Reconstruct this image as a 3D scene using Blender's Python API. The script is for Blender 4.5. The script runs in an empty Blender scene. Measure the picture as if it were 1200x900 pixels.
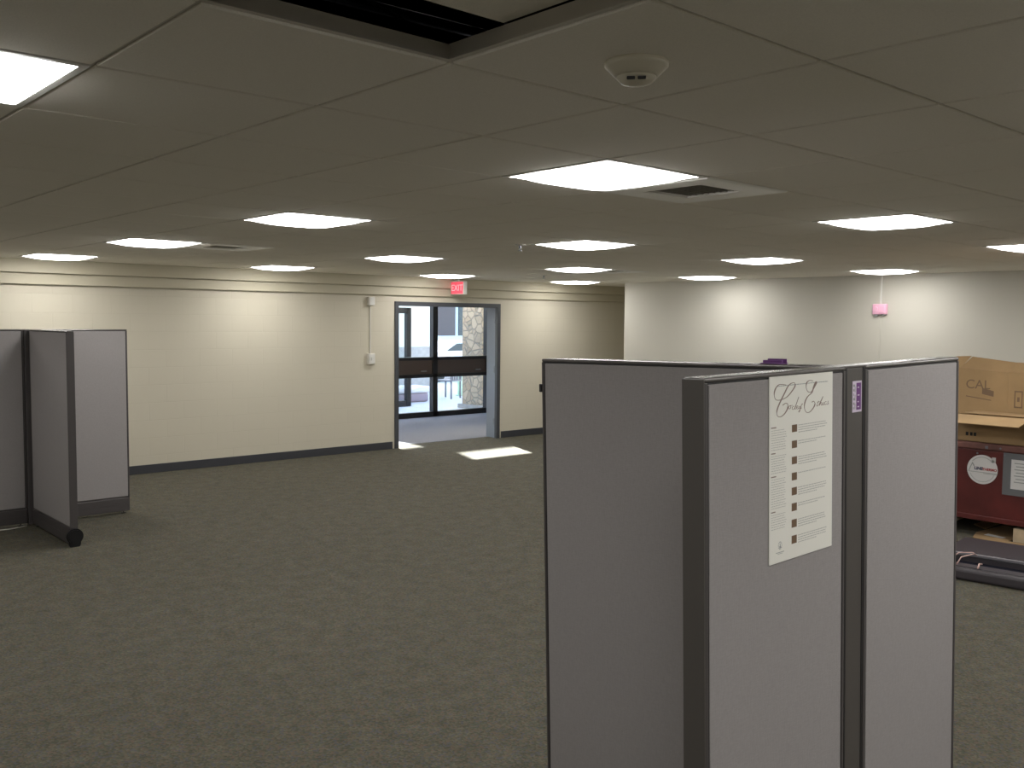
import bpy, bmesh, math, random
from mathutils import Matrix, Vector, Euler
random.seed(7)
sc = bpy.context.scene
COL = sc.collection
EYE = 1.785                      # camera height above the carpet
CEIL = EYE + 0.6036              # underside of the tiles
CELL = 0.6096                    # 2 ft ceiling module
GX, GY = 1.3903, 1.7806          # one grid crossing (corner of the open hole)
W1 = 10.78                       # door wall
W2 = 10.95                       # right wall

# ------------------------------------------------------------------ materials
MATS = {}
def mat(name, col, rough=0.6, metal=0.0, emit=None, es=0.0, noise=None, bump=None, spec=0.5):
    m = bpy.data.materials.new(name); m.use_nodes = True
    nt = m.node_tree; b = nt.nodes['Principled BSDF']
    b.inputs['Base Color'].default_value = (*col, 1)
    b.inputs['Roughness'].default_value = rough
    b.inputs['Metallic'].default_value = metal
    b.inputs['Specular IOR Level'].default_value = spec
    if emit:
        b.inputs['Emission Color'].default_value = (*emit, 1)
        b.inputs['Emission Strength'].default_value = es
    tc = nt.nodes.new('ShaderNodeTexCoord')
    if noise:                    # (scale, amount)
        n = nt.nodes.new('ShaderNodeTexNoise'); n.inputs['Scale'].default_value = noise[0]
        n.inputs['Detail'].default_value = 4
        nt.links.new(tc.outputs['Object'], n.inputs['Vector'])
        r = nt.nodes.new('ShaderNodeMapRange')
        r.inputs['From Min'].default_value = .25; r.inputs['From Max'].default_value = .75
        r.inputs['To Min'].default_value = 1-noise[1]; r.inputs['To Max'].default_value = 1+noise[1]
        nt.links.new(n.outputs['Fac'], r.inputs['Value'])
        v = nt.nodes.new('ShaderNodeVectorMath'); v.operation = 'SCALE'
        v.inputs[0].default_value = col
        nt.links.new(r.outputs['Result'], v.inputs['Scale'])
        nt.links.new(v.outputs['Vector'], b.inputs['Base Color'])
    if bump:                     # (scale, strength, distance)
        n = nt.nodes.new('ShaderNodeTexNoise'); n.inputs['Scale'].default_value = bump[0]
        nt.links.new(tc.outputs['Object'], n.inputs['Vector'])
        bp = nt.nodes.new('ShaderNodeBump'); bp.inputs['Strength'].default_value = bump[1]
        bp.inputs['Distance'].default_value = bump[2]
        nt.links.new(n.outputs['Fac'], bp.inputs['Height'])
        nt.links.new(bp.outputs['Normal'], b.inputs['Normal'])
    MATS[name] = m
    return m

def ramp(nt, stops, interp='LINEAR'):
    r = nt.nodes.new('ShaderNodeValToRGB'); r.color_ramp.interpolation = interp
    e = r.color_ramp.elements
    while len(e) > 1: e.remove(e[0])
    e[0].position = stops[0][0]; e[0].color = (*stops[0][1], 1)
    for p, c in stops[1:]:
        k = e.new(p); k.color = (*c, 1)
    return r

def carpet_mat():
    m = mat('carpet_loop', (.1, .1, .08), .95, spec=.1); nt = m.node_tree; b = nt.nodes['Principled BSDF']
    tc = nt.nodes.new('ShaderNodeTexCoord')
    v = nt.nodes.new('ShaderNodeTexVoronoi'); v.inputs['Scale'].default_value = 95
    nt.links.new(tc.outputs['Object'], v.inputs['Vector'])
    sep = nt.nodes.new('ShaderNodeSeparateColor'); nt.links.new(v.outputs['Color'], sep.inputs['Color'])
    r = ramp(nt, [(0, (.082, .078, .058)), (.22, (.110, .100, .070)), (.42, (.086, .092, .070)), (.58, (.126, .098, .074)),
                  (.72, (.092, .091, .092)), (.86, (.122, .114, .084))], 'CONSTANT')
    nt.links.new(sep.outputs['Red'], r.inputs['Fac'])
    n = nt.nodes.new('ShaderNodeTexNoise'); n.inputs['Scale'].default_value = 9; n.inputs['Detail'].default_value = 6
    nt.links.new(tc.outputs['Object'], n.inputs['Vector'])
    mr = nt.nodes.new('ShaderNodeMapRange'); mr.inputs['From Min'].default_value = .3; mr.inputs['From Max'].default_value = .7
    mr.inputs['To Min'].default_value = .88; mr.inputs['To Max'].default_value = 1.14
    nt.links.new(n.outputs['Fac'], mr.inputs['Value'])
    sca = nt.nodes.new('ShaderNodeVectorMath'); sca.operation = 'SCALE'
    nt.links.new(r.outputs['Color'], sca.inputs[0]); nt.links.new(mr.outputs['Result'], sca.inputs['Scale'])
    nt.links.new(sca.outputs['Vector'], b.inputs['Base Color'])
    bp = nt.nodes.new('ShaderNodeBump'); bp.inputs['Strength'].default_value = .6; bp.inputs['Distance'].default_value = .006
    nt.links.new(v.outputs['Distance'], bp.inputs['Height']); nt.links.new(bp.outputs['Normal'], b.inputs['Normal'])
    return m

def corridor_mat():
    m = mat('corridor_carpet', (.24, .24, .275), .9, noise=(70, .12), bump=(150, .4, .004), spec=.2)
    return m

def block_mat():
    m = mat('painted_block', (.62, .575, .46), .55, spec=.3); nt = m.node_tree; b = nt.nodes['Principled BSDF']
    tc = nt.nodes.new('ShaderNodeTexCoord')
    sp = nt.nodes.new('ShaderNodeSeparateXYZ'); nt.links.new(tc.outputs['Object'], sp.inputs[0])
    cb = nt.nodes.new('ShaderNodeCombineXYZ')
    nt.links.new(sp.outputs['X'], cb.inputs['X']); nt.links.new(sp.outputs['Z'], cb.inputs['Y'])
    br = nt.nodes.new('ShaderNodeTexBrick'); br.inputs['Scale'].default_value = 1
    br.inputs['Brick Width'].default_value = .4064; br.inputs['Row Height'].default_value = .2032
    br.inputs['Mortar Size'].default_value = .005; br.inputs['Mortar Smooth'].default_value = .5
    br.inputs['Color1'].default_value = (.62, .580, .470, 1); br.inputs['Color2'].default_value = (.614, .574, .465, 1)
    br.inputs['Mortar'].default_value = (.600, .560, .450, 1)
    nt.links.new(cb.outputs[0], br.inputs['Vector']); nt.links.new(br.outputs['Color'], b.inputs['Base Color'])
    n = nt.nodes.new('ShaderNodeTexNoise'); n.inputs['Scale'].default_value = 120
    nt.links.new(tc.outputs['Object'], n.inputs['Vector'])
    ad = nt.nodes.new('ShaderNodeMath'); ad.operation = 'MULTIPLY_ADD'; ad.inputs[1].default_value = -1.0
    nt.links.new(br.outputs['Fac'], ad.inputs[0])
    ml = nt.nodes.new('ShaderNodeMath'); ml.operation = 'MULTIPLY'; ml.inputs[1].default_value = .12
    nt.links.new(n.outputs['Fac'], ml.inputs[0]); nt.links.new(ml.outputs[0], ad.inputs[2])
    bp = nt.nodes.new('ShaderNodeBump'); bp.inputs['Strength'].default_value = .22; bp.inputs['Distance'].default_value = .005
    nt.links.new(ad.outputs[0], bp.inputs['Height']); nt.links.new(bp.outputs['Normal'], b.inputs['Normal'])
    return m

def fabric_mat(name, col):
    m = mat(name, col, .95, spec=.15); nt = m.node_tree; b = nt.nodes['Principled BSDF']
    tc = nt.nodes.new('ShaderNodeTexCoord')
    outs = []
    for s in ((600, 600, 60), (60, 60, 600)):          # vertical and horizontal threads
        mp = nt.nodes.new('ShaderNodeMapping'); mp.inputs['Scale'].default_value = s
        nt.links.new(tc.outputs['Object'], mp.inputs['Vector'])
        n = nt.nodes.new('ShaderNodeTexNoise'); n.inputs['Scale'].default_value = 1; n.inputs['Detail'].default_value = 2
        nt.links.new(mp.outputs[0], n.inputs['Vector']); outs.append(n.outputs['Fac'])
    a = nt.nodes.new('ShaderNodeMath'); a.operation = 'ADD'
    nt.links.new(outs[0], a.inputs[0]); nt.links.new(outs[1], a.inputs[1])
    r = nt.nodes.new('ShaderNodeMapRange'); r.inputs['From Min'].default_value = .7; r.inputs['From Max'].default_value = 1.3
    r.inputs['To Min'].default_value = .94; r.inputs['To Max'].default_value = 1.06
    nt.links.new(a.outputs[0], r.inputs['Value'])
    v = nt.nodes.new('ShaderNodeVectorMath'); v.operation = 'SCALE'; v.inputs[0].default_value = col
    nt.links.new(r.outputs['Result'], v.inputs['Scale']); nt.links.new(v.outputs['Vector'], b.inputs['Base Color'])
    bp = nt.nodes.new('ShaderNodeBump'); bp.inputs['Strength'].default_value = .25; bp.inputs['Distance'].default_value = .001
    nt.links.new(a.outputs[0], bp.inputs['Height']); nt.links.new(bp.outputs['Normal'], b.inputs['Normal'])
    return m

def stone_mat():
    m = mat('fieldstone', (.4, .33, .25), .9); nt = m.node_tree; b = nt.nodes['Principled BSDF']
    tc = nt.nodes.new('ShaderNodeTexCoord')
    v = nt.nodes.new('ShaderNodeTexVoronoi'); v.inputs['Scale'].default_value = 6.5
    nt.links.new(tc.outputs['Object'], v.inputs['Vector'])
    sep = nt.nodes.new('ShaderNodeSeparateColor'); nt.links.new(v.outputs['Color'], sep.inputs['Color'])
    r = ramp(nt, [(0, (.50, .36, .24)), (.5, (.58, .44, .31)), (1, (.42, .32, .22))])
    nt.links.new(sep.outputs['Green'], r.inputs['Fac'])
    e = nt.nodes.new('ShaderNodeTexVoronoi'); e.feature = 'DISTANCE_TO_EDGE'; e.inputs['Scale'].default_value = 6.5
    nt.links.new(tc.outputs['Object'], e.inputs['Vector'])
    r2 = nt.nodes.new('ShaderNodeMapRange'); r2.inputs['From Max'].default_value = .08
    nt.links.new(e.outputs['Distance'], r2.inputs['Value'])
    mx = nt.nodes.new('ShaderNodeMix'); mx.data_type = 'RGBA'; mx.inputs[6].default_value = (.30, .26, .21, 1)
    nt.links.new(r2.outputs['Result'], mx.inputs[0]); nt.links.new(r.outputs['Color'], mx.inputs[7])
    nt.links.new(mx.outputs[2], b.inputs['Base Color'])
    bp = nt.nodes.new('ShaderNodeBump'); bp.inputs['Strength'].default_value = .8; bp.inputs['Distance'].default_value = .03
    nt.links.new(r2.outputs['Result'], bp.inputs['Height']); nt.links.new(bp.outputs['Normal'], b.inputs['Normal'])
    return m

def glass_mat():
    m = bpy.data.materials.new('window_glass'); m.use_nodes = True; nt = m.node_tree
    b = nt.nodes['Principled BSDF']; out = nt.nodes['Material Output']; nt.nodes.remove(b)
    t = nt.nodes.new('ShaderNodeBsdfTransparent'); t.inputs[0].default_value = (.93, .96, .97, 1)
    g = nt.nodes.new('ShaderNodeBsdfGlossy'); g.inputs['Roughness'].default_value = .02
    mx = nt.nodes.new('ShaderNodeMixShader'); mx.inputs[0].default_value = .06
    nt.links.new(t.outputs[0], mx.inputs[1]); nt.links.new(g.outputs[0], mx.inputs[2]); nt.links.new(mx.outputs[0], out.inputs[0])
    MATS['window_glass'] = m; return m

CARPET = carpet_mat(); CORR = corridor_mat(); BLOCK = block_mat(); STONE = stone_mat(); GLASS = glass_mat()
FABRIC = fabric_mat('partition_fabric', (.337, .318, .314))
PAINT = mat('smooth_wall_paint', (.56, .54, .475), .6, bump=(60, .1, .002), spec=.3)
PAINTW = mat('bounce_white_paint', (.80, .78, .72), .6)  # white set on unseen walls to bounce light onto the ceiling
BAND = mat('header_paint', (.56, .52, .40), .55, spec=.3)
TILE = mat('ceiling_tile', (.88, .845, .765), .95, noise=(300, .05), bump=(260, .35, .002), spec=.1)
GRID = mat('ceiling_grid', (.60, .57, .51), .5)
BASE = mat('vinyl_base', (.040, .042, .050), .5)
TRIM = mat('partition_trim', (.075, .067, .067), .42)
TRIMD = mat('partition_gasket', (.018, .017, .018), .5)
CAPM = mat('partition_top_cap', (.17, .16, .155), .26, .35)
POSTM = mat('connector_post', (.085, .077, .070), .45)
BLACK = mat('black_plastic', (.008, .008, .010), .35)
DOORF = mat('door_frame_paint', (.055, .060, .070), .45)
JAMB = mat('daylit_jamb_paint', (.22, .245, .29), .5)  # paler blue than the frame: daylight on the lining put into the colour
BRONZE = mat('dark_bronze', (.016, .014, .016), .4, .3)
BROWNP = mat('brown_panel', (.070, .045, .038), .5)
WHITE = mat('white_enamel', (.72, .71, .67), .4)
DIFF = mat('light_diffuser', (.9, .9, .9), .5, emit=(1.0, .98, .955), es=18.0)
VENTD = mat('vent_shadow', (.30, .29, .26), .7)
VENTW = mat('vent_enamel', (.95, .94, .90), .35)
VENTL = mat('vent_louver', (.42, .41, .38), .5)
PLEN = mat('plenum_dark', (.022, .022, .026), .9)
DUCT = mat('duct_wrap', (.34, .31, .26), .7, noise=(6, .15))
STEEL = mat('galvanised_steel', (.22, .23, .26), .35, .8)
OFFW = mat('device_plastic', (.70, .67, .60), .45)
DETP = mat('detector_plastic', (.62, .58, .46), .5)
PINK = mat('pink_alarm_box', (.90, .50, .66), .45)
EXITR = mat('exit_red_face', (.85, .08, .12), .5, emit=(1.0, .12, .18), es=.55)
EXITL = mat('exit_letters', (1, .6, .62), .5, emit=(1, .32, .38), es=.62)
PAPER = mat('poster_paper', (.88, .87, .80), .7)
INK = mat('script_ink', (.28, .21, .175), .7)
INKL = mat('light_ink', (.50, .50, .47), .7)
INKB = mat('bullet_brown', (.17, .105, .06), .7)
PURP = mat('purple_label', (.16, .045, .22), .5)
LILAC = mat('lilac_label', (.68, .60, .72), .5)
CRATE = mat('oxblood_crate', (.105, .016, .014), .45, noise=(5, .3), bump=(25, .3, .003))
LIDM = mat('dusty_crate_lid', (.175, .075, .062), .6, noise=(7, .4))
CARD = mat('cardboard', (.33, .215, .105), .85, noise=(4, .12))
CARDI = mat('cardboard_inner', (.37, .245, .12), .85, noise=(4, .12))
CPRINT = mat('carton_print', (.19, .125, .075), .85)
TAPEG = mat('grey_duct_tape', (.16, .165, .175), .5)
STICK = mat('sticker_white', (.74, .73, .72), .5)
SBLUE = mat('sticker_navy', (.03, .035, .09), .5)
SRED = mat('sticker_red', (.42, .035, .04), .5)
SGREY = mat('sticker_grey', (.33, .35, .34), .5)
WOOD = mat('pale_pallet_wood', (.50, .40, .27), .8, noise=(12, .15))
FRM = mat('slate_frame', (.060, .053, .060), .38, .1)
EDGEM = mat('pale_metal_edge', (.26, .25, .27), .35, .3)  # paler grey strip along the rail edge
NAVY = mat('navy_insert', (.012, .013, .022), .95, spec=.1)
TIE = mat('pink_wire_tie', (.62, .42, .38), .5)
CONC = mat('sunlit_concrete', (.62, .60, .60), .9, noise=(2, .06))
CREAMX = mat('cream_stucco', (.78, .74, .64), .9)
MASON = mat('tan_masonry', (.40, .36, .33), .9, noise=(8, .15))
FARW = mat('far_facade', (.62, .66, .74), .8)
FARG = mat('far_dark_glass', (.045, .06, .07), .2)
FARB = mat('far_brown_panel', (.085, .062, .062), .5)
MAUVE = mat('mauve_bench_side', (.34, .27, .32), .8)
BENCHW = mat('pale_bench_cap', (.80, .77, .78), .7)
CARW = mat('white_car_paint', (.80, .82, .85), .25)
TYRE = mat('tyre_rubber', (.02, .02, .02), .8)
GREENP = mat('pale_green_paint', (.42, .62, .42), .5)
PATIO = mat('patio_grey_metal', (.12, .12, .14), .5, .3)

# ------------------------------------------------------------------ mesh helpers
def newbm(): return bmesh.new()
def bx(bm, x0, x1, y0, y1, z0, z1, bev=0.0, mi=0, seg=2):
    vs = [bm.verts.new((x, y, z)) for x in (x0, x1) for y in (y0, y1) for z in (z0, z1)]
    idx = [(0, 1, 3, 2), (4, 6, 7, 5), (0, 4, 5, 1), (2, 3, 7, 6), (0, 2, 6, 4), (1, 5, 7, 3)]
    fs = [bm.faces.new([vs[i] for i in f]) for f in idx]
    for f in fs: f.material_index = mi
    if bev > 0:
        es = list({e for f in fs for e in f.edges})
        bmesh.ops.bevel(bm, geom=es, offset=bev, segments=seg, affect='EDGES', profile=.5)
    return fs
def cyl(bm, c, r, h, axis='z', seg=28, r2=None, mi=0):
    r2 = r if r2 is None else r2
    m = {'z': Matrix.Identity(4), 'x': Matrix.Rotation(math.pi/2, 4, 'Y'), 'y': Matrix.Rotation(-math.pi/2, 4, 'X')}[axis]
    n0 = len(bm.faces)
    ret = bmesh.ops.create_cone(bm, cap_ends=True, segments=seg, radius1=r, radius2=r2, depth=h, matrix=Matrix.Translation(c) @ m)
    for v in ret['verts']:
        for f in v.link_faces: f.material_index = mi
def lathe(bm, prof, seg=32, mi=0):
    rings = []
    for r, z in prof:
        rings.append([bm.verts.new((r*math.cos(2*math.pi*k/seg), r*math.sin(2*math.pi*k/seg), z)) for k in range(seg)])
    for a, b in zip(rings, rings[1:]):
        for k in range(seg):
            f = bm.faces.new((a[k], a[(k+1) % seg], b[(k+1) % seg], b[k])); f.material_index = mi; f.smooth = True
    bm.faces.new(rings[0][::-1]).material_index = mi; bm.faces.new(rings[-1]).material_index = mi
def tube(bm, pts, r, seg=8):
    pts = [Vector(p) for p in pts]; rings = []
    for i, p in enumerate(pts):
        t = (pts[min(i+1, len(pts)-1)] - pts[max(i-1, 0)]).normalized()
        a = Vector((0, 0, 1)) if abs(t.z) < .9 else Vector((1, 0, 0))
        u = t.cross(a).normalized(); v = t.cross(u)
        rings.append([bm.verts.new(p + r*(u*math.cos(2*math.pi*k/seg) + v*math.sin(2*math.pi*k/seg))) for k in range(seg)])
    for a, b in zip(rings, rings[1:]):
        for k in range(seg): bm.faces.new((a[k], a[(k+1) % seg], b[(k+1) % seg], b[k])).smooth = True
    bm.faces.new(rings[0][::-1]); bm.faces.new(rings[-1])
def sheet(bm, quad, t, nrm):
    """thin solid slab: four corners and a thickness along nrm"""
    n = Vector(nrm).normalized()*t
    a = [bm.verts.new(Vector(p)) for p in quad]; b = [bm.verts.new(Vector(p)+n) for p in quad]
    k = len(quad)
    bm.faces.new(a[::-1]); bm.faces.new(b)
    for i in range(k): bm.faces.new((a[i], a[(i+1) % k], b[(i+1) % k], b[i]))
def obj(name, bm, mats, parent=None, loc=None, label=None):
    bmesh.ops.recalc_face_normals(bm, faces=bm.faces)
    me = bpy.data.meshes.new(name); bm.to_mesh(me); bm.free()
    for m in (mats if isinstance(mats, (list, tuple)) else [mats]): me.materials.append(m)
    o = bpy.data.objects.new(name, me); COL.objects.link(o)
    if parent: o.parent = parent
    if loc: o.location = loc
    if label: o['label'] = label
    return o
def tag(o, label, cat, group=None):
    o['label'] = label; o['category'] = cat
    if group: o['group'] = group
    return o
def thing(name, label, cat, loc=(0, 0, 0), rz=0, group=None, matrix=None):
    o = bpy.data.objects.new(name, None); COL.objects.link(o); o.empty_display_size = .1
    if matrix is not None: o.matrix_world = matrix
    else: o.location = loc; o.rotation_euler = (0, 0, rz)
    return tag(o, label, cat, group)
def struct(name, bm, mats, parent=None):
    o = obj(name, bm, mats, parent)
    if not parent: o['kind'] = 'structure'
    return o
def copy_tree(o, parent=None, label=None):
    c = o.copy(); COL.objects.link(c)
    if parent: c.parent = parent
    if label: c['label'] = label
    for ch in list(o.children):
        if ch.name in COL.objects: copy_tree(ch, c)
    return c
def text_obj(name, s, size, m, parent, M, extrude=.0006, align='CENTER', bold=0.0):
    cu = bpy.data.curves.new(name, 'FONT'); cu.body = s; cu.size = size; cu.extrude = extrude; cu.offset = bold
    cu.align_x = align; cu.align_y = 'CENTER'
    t = bpy.data.objects.new(name, cu); COL.objects.link(t)
    dg = bpy.context.evaluated_depsgraph_get()
    me = bpy.data.meshes.new_from_object(t.evaluated_get(dg)); bpy.data.objects.remove(t); bpy.data.curves.remove(cu)
    me.transform(M); me.materials.clear(); me.materials.append(m)
    o = bpy.data.objects.new(name, me); COL.objects.link(o); o.parent = parent
    return o
def grid_xy(i, j): return GX + i*CELL, GY + j*CELL

# ------------------------------------------------------------------ room shell
XL, YB, XR = -3.6, -9.0, 12.6     # extents: left wall, rear wall, alcove wall
bm = newbm(); bx(bm, XL-.2, XR+.2, YB-.2, 14.0, -.12, 0); struct('floor', bm, CARPET)
bm = newbm(); bx(bm, 6.3, 12.1, 11.0, 14.0, 0, .004); struct('floor_corridor', bm, CORR)

D0, D1, DH = 7.478, 9.385, 2.035  # door opening in the block wall
TH = .25
bm = newbm()
bx(bm, XL-.2, D0, W1, W1+TH, 0, 3.2); bx(bm, D1, XR+.2, W1, W1+TH, 0, 3.2); bx(bm, D0, D1, W1, W1+TH, DH, 3.2)
struct('wall_back', bm, BLOCK)
bm = newbm()                      # two stepped bond-beam bands along the top of the block wall
bx(bm, XL, XR, W1-.045, W1+.01, 2.130, 2.249, .004)
bx(bm, XL, XR, W1-.095, W1+.01, 2.249, CEIL+.05, .004)
struct('trim_1', bm, BAND)
bm = newbm(); bx(bm, W2, W2+.2, YB-.2, 9.64, 0, 3.2); struct('wall_right', bm, PAINT)
bm = newbm(); bx(bm, XR, XR+.2, 9.3, W1+TH, 0, 3.2); bx(bm, W2+.19, XR, 9.44, 9.64, 0, 3.2); struct('wall_alcove', bm, BLOCK)
bm = newbm(); bx(bm, XL-.2, XL, YB-.2, W1, 0, 3.2); struct('wall_left', bm, PAINTW)
bm = newbm(); bx(bm, XL-.2, W2+.2, YB-.2, YB, 0, 3.2); struct('wall_front', bm, PAINTW)
bm = newbm()
bx(bm, XL, D0-.05, W1-.012, W1+.004, 0, .10, .003); bx(bm, D1+.05, XR, W1-.012, W1+.004, 0, .10, .003)
struct('baseboard_back', bm, BASE)
bm = newbm(); bx(bm, W2-.012, W2+.004, YB, 9.64, 0, .10, .003); struct('baseboard_right', bm, BASE)
bm = newbm(); bx(bm, XL-.004, XL+.012, YB, W1, 0, .10, .003); struct('baseboard_left', bm, BASE)

# ceiling: tegular tiles hanging a little below the grid, one tile missing (the hole), troffers and vents leave their cells open
LIGHTS = [(a, b) for a in (-1, 0, 1, 2, 3) for b in (-3, -2, -1, 0, 1, 2, 3)]  # unseen rear rows added behind the camera to brighten near panels and ceiling
light_cells = {(2+4*a, 1+4*b) for a, b in LIGHTS}
VENTS = [(3, 1), (3, 9), (11, 9)]
hole = {(-1, -1)}
i0 = math.floor((XL-GX)/CELL); i1 = math.ceil((XR-GX)/CELL); j0 = math.floor((YB-GY)/CELL); j1 = math.ceil((W1-GY)/CELL)
bm = newbm(); g = .0055; ch = .003
for i in range(i0, i1):
    for j in range(j0, j1):
        if (i, j) in light_cells or (i, j) in VENTS or (i, j) in hole: continue
        x, y = grid_xy(i, j)
        X0, X1, Y0, Y1 = x+g, x+CELL-g, y+g, y+CELL-g
        X0 = max(X0, XL-.1); X1 = min(X1, XR+.1); Y1 = min(Y1, W1+.02); Y0 = max(Y0, YB-.1)
        lo = [bm.verts.new(v) for v in ((X0+ch, Y0+ch, CEIL), (X1-ch, Y0+ch, CEIL), (X1-ch, Y1-ch, CEIL), (X0+ch, Y1-ch, CEIL))]
        hi = [bm.verts.new(v) for v in ((X0, Y0, CEIL+ch), (X1, Y0, CEIL+ch), (X1, Y1, CEIL+ch), (X0, Y1, CEIL+ch))]
        tp = [bm.verts.new((v.co.x, v.co.y, CEIL+.022)) for v in hi]
        bm.faces.new(lo)
        for k in range(4):
            bm.faces.new((lo[k], lo[(k+1) % 4], hi[(k+1) % 4], hi[k])); bm.faces.new((hi[k], hi[(k+1) % 4], tp[(k+1) % 4], tp[k]))
        bm.faces.new(tp)
struct('ceiling', bm, TILE)
bm = newbm(); tw = .0105; tz = CEIL+.006
for i in range(i0, i1+1):
    x = GX+i*CELL
    if i == 0 or i == -1 or True: bx(bm, x-tw, x+tw, YB, W1-.06, tz, tz+.002); bx(bm, x-.001, x+.001, YB, W1-.06, tz+.002, tz+.04)
for j in range(j0, j1+1):
    y = GY+j*CELL
    segs = [(XL, XR)]
    if y < 9.6: segs = [(XL, W2)]
    for a, b in segs:
        if False:
            bx(bm, a, GX-CELL, y-tw, y+tw, tz-.0004, tz+.0015); bx(bm, GX, b, y-tw, y+tw, tz-.0004, tz+.0015)
        else:
            bx(bm, a, b, y-tw, y+tw, tz-.0004, tz+.0015); bx(bm, a, b, y-.001, y+.001, tz+.002, tz+.038)
struct('ceiling_grid', bm, GRID)
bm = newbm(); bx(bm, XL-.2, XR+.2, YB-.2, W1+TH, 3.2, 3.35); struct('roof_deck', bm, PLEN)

# ducts and pipes seen through the hole
bm = newbm(); tube(bm, [(-.2, 2.30, CEIL+.26), (3.6, 2.16, CEIL+.26)], .016)
pc = obj('plenum_conduit', bm, STEEL)
for x, y in ((.4, 2.278), (1.95, 2.221), (3.3, 2.171)):
    bm = newbm(); tube(bm, [(x, y, CEIL+.26), (x, y, 3.203)], .005); obj('hanger_rod', bm, STEEL, pc)
tag(pc, 'thin metal conduit crossing the dark open ceiling hole', 'conduit')
bm = newbm(); tube(bm, [(.35, 2.05, CEIL+.55), (1.35, 2.02, CEIL+.18), (1.62, 2.05, CEIL+.13), (1.95, 2.1, CEIL+.30)], .006)
tag(obj('hanging_wire', bm, STEEL), 'loose thin wire sagging inside the dark ceiling hole', 'wire')
bm = newbm(); bx(bm, 1.388-.60, 1.388, 1.588-.60, 1.588, CEIL+.049, CEIL+.067, .003)
tag(obj('loose_ceiling_tile', bm, TILE), 'loose ceiling tile pushed up and lying over the open hole', 'ceiling tile')

# ------------------------------------------------------------------ ceiling lights
def make_light():
    t = thing('ceiling_light', '', 'ceiling light', group=None)
    bm = newbm(); o = CELL/2-.004; w = .022
    for a in ((-o, o, -o, -o+w), (-o, o, o-w, o), (-o, -o+w, -o+w, o-w), (o-w, o, -o+w, o-w)):
        bx(bm, *a, -.003, .012, .0015)
    bx(bm, -o+.004, o-.004, -o+.004, o-.004, .055, .07)       # housing above
    for s in (-1, 1):
        bx(bm, s*(o-.006)-.003, s*(o-.006)+.003, -o+.004, o-.004, .010, .06)
        bx(bm, -o+.004, o-.004, s*(o-.006)-.003, s*(o-.006)+.003, .010, .06)
    obj('frame', bm, WHITE, t)
    bm = newbm(); n = 12; h = o-w; V = {}                     # gently dropped prismatic lens
    for a in range(n+1):
        for b in range(n+1):
            u = -1+2*a/n; v = -1+2*b/n
            V[a, b] = bm.verts.new((u*h, v*h, -.001-.032*(1-u**4)*(1-v**4)))
    for a in range(n):
        for b in range(n):
            f = bm.faces.new((V[a, b], V[a+1, b], V[a+1, b+1], V[a, b+1])); f.smooth = True
    T = {}
    for a in (0, 1):
        for b in (0, 1): T[a, b] = bm.verts.new(((2*a-1)*h, (2*b-1)*h, .008))
    bm.faces.new((T[0, 0], T[1, 0], T[1, 1], T[0, 1]))
    obj('diffuser', bm, DIFF, t)
    return t
PL = {(-1, 0): 'lit square ceiling light at the left edge, nearest of those on the left',
      (0, 0): 'largest lit square ceiling light, beside the near air vent above the grey partitions',
      (1, 0): 'lit square ceiling light right of the big vent, between it and the right wall',
      (2, 0): 'lit square ceiling light cut by the right edge of the picture',
      (0, 1): 'lit square ceiling light standing alone left of centre, midway across the ceiling',
      (1, 1): 'lit square ceiling light with a small sprinkler head at its left corner',
      (2, 1): 'lit square ceiling light just left of the one close to the right wall',
      (3, 1): 'lit square ceiling light close to the right wall above the pink alarm box',
      (0, 2): 'lit square ceiling light on the left with a faint vent at its right corner',
      (1, 2): 'lit square ceiling light up and left of the doorway, before the door wall row',
      (2, 2): 'lit square ceiling light with a pale vent at its right end near the far corner',
      (3, 2): 'lit square ceiling light washing the right wall left of the pink box',
      (0, 3): 'lit square ceiling light farthest left along the door wall, above the left partitions',
      (1, 3): 'lit square ceiling light close to the door wall, left of the wall conduit boxes',
      (2, 3): 'lit square ceiling light directly above the red exit sign',
      (3, 3): 'small lit square ceiling light in the far corner right of the doorway'}
proto = None
for a, b in LIGHTS:
    x, y = grid_xy(2.5+4*a, 1.5+4*b)
    lab = PL.get((a, b), 'unseen lit square ceiling light assumed outside the picture')
    if proto is None: o = proto = make_light(); o['label'] = lab
    else: o = copy_tree(proto, label=lab)
    o['group'] = 'square ceiling lights' if (a, b) in PL else 'ceiling lights outside the picture'
    o.location = (x, y, CEIL+.001)

# ------------------------------------------------------------------ air vents
def make_vent(label):
    t = thing('air_vent', label, 'air vent', group='square ceiling air vents')
    o = CELL/2-.004
    bm = newbm(); w = .145
    prof = [(o, .000), (o-.006, -.005), (o-.020, -.007), (o-w+.012, -.006), (o-w, -.002), (o-w, .022), (o-.01, .022), (o, .012)]
    rg = [[bm.verts.new((sx*k, sy*k, z)) for sx, sy in ((-1, -1), (1, -1), (1, 1), (-1, 1))] for k, z in prof]
    for a, b in zip(rg, rg[1:]+rg[:1]):
        for k in range(4): bm.faces.new((a[k], a[(k+1) % 4], b[(k+1) % 4], b[k]))
    obj('face_plate', bm, VENTW, t)
    bm = newbm(); k = o-w
    bx(bm, -k-.02, k+.02, -k-.02, k+.02, .06, .075)
    for s in (-1, 1):
        bx(bm, s*k-.004, s*k+.004, -k, k, .008, .06); bx(bm, -k, k, s*k-.004, s*k+.004, .008, .06)
    obj('vent_box', bm, VENTD, t)
    for q in range(9):
        y = -k + (q+.5)*2*k/9
        bm = newbm(); bx(bm, -k+.003, k-.003, -.011, .011, -.0012, .0012)
        f = obj('louver', bm, VENTL, t, (0, y, .012)); f.rotation_euler = (math.radians(38), 0, 0)
    return t
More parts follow.
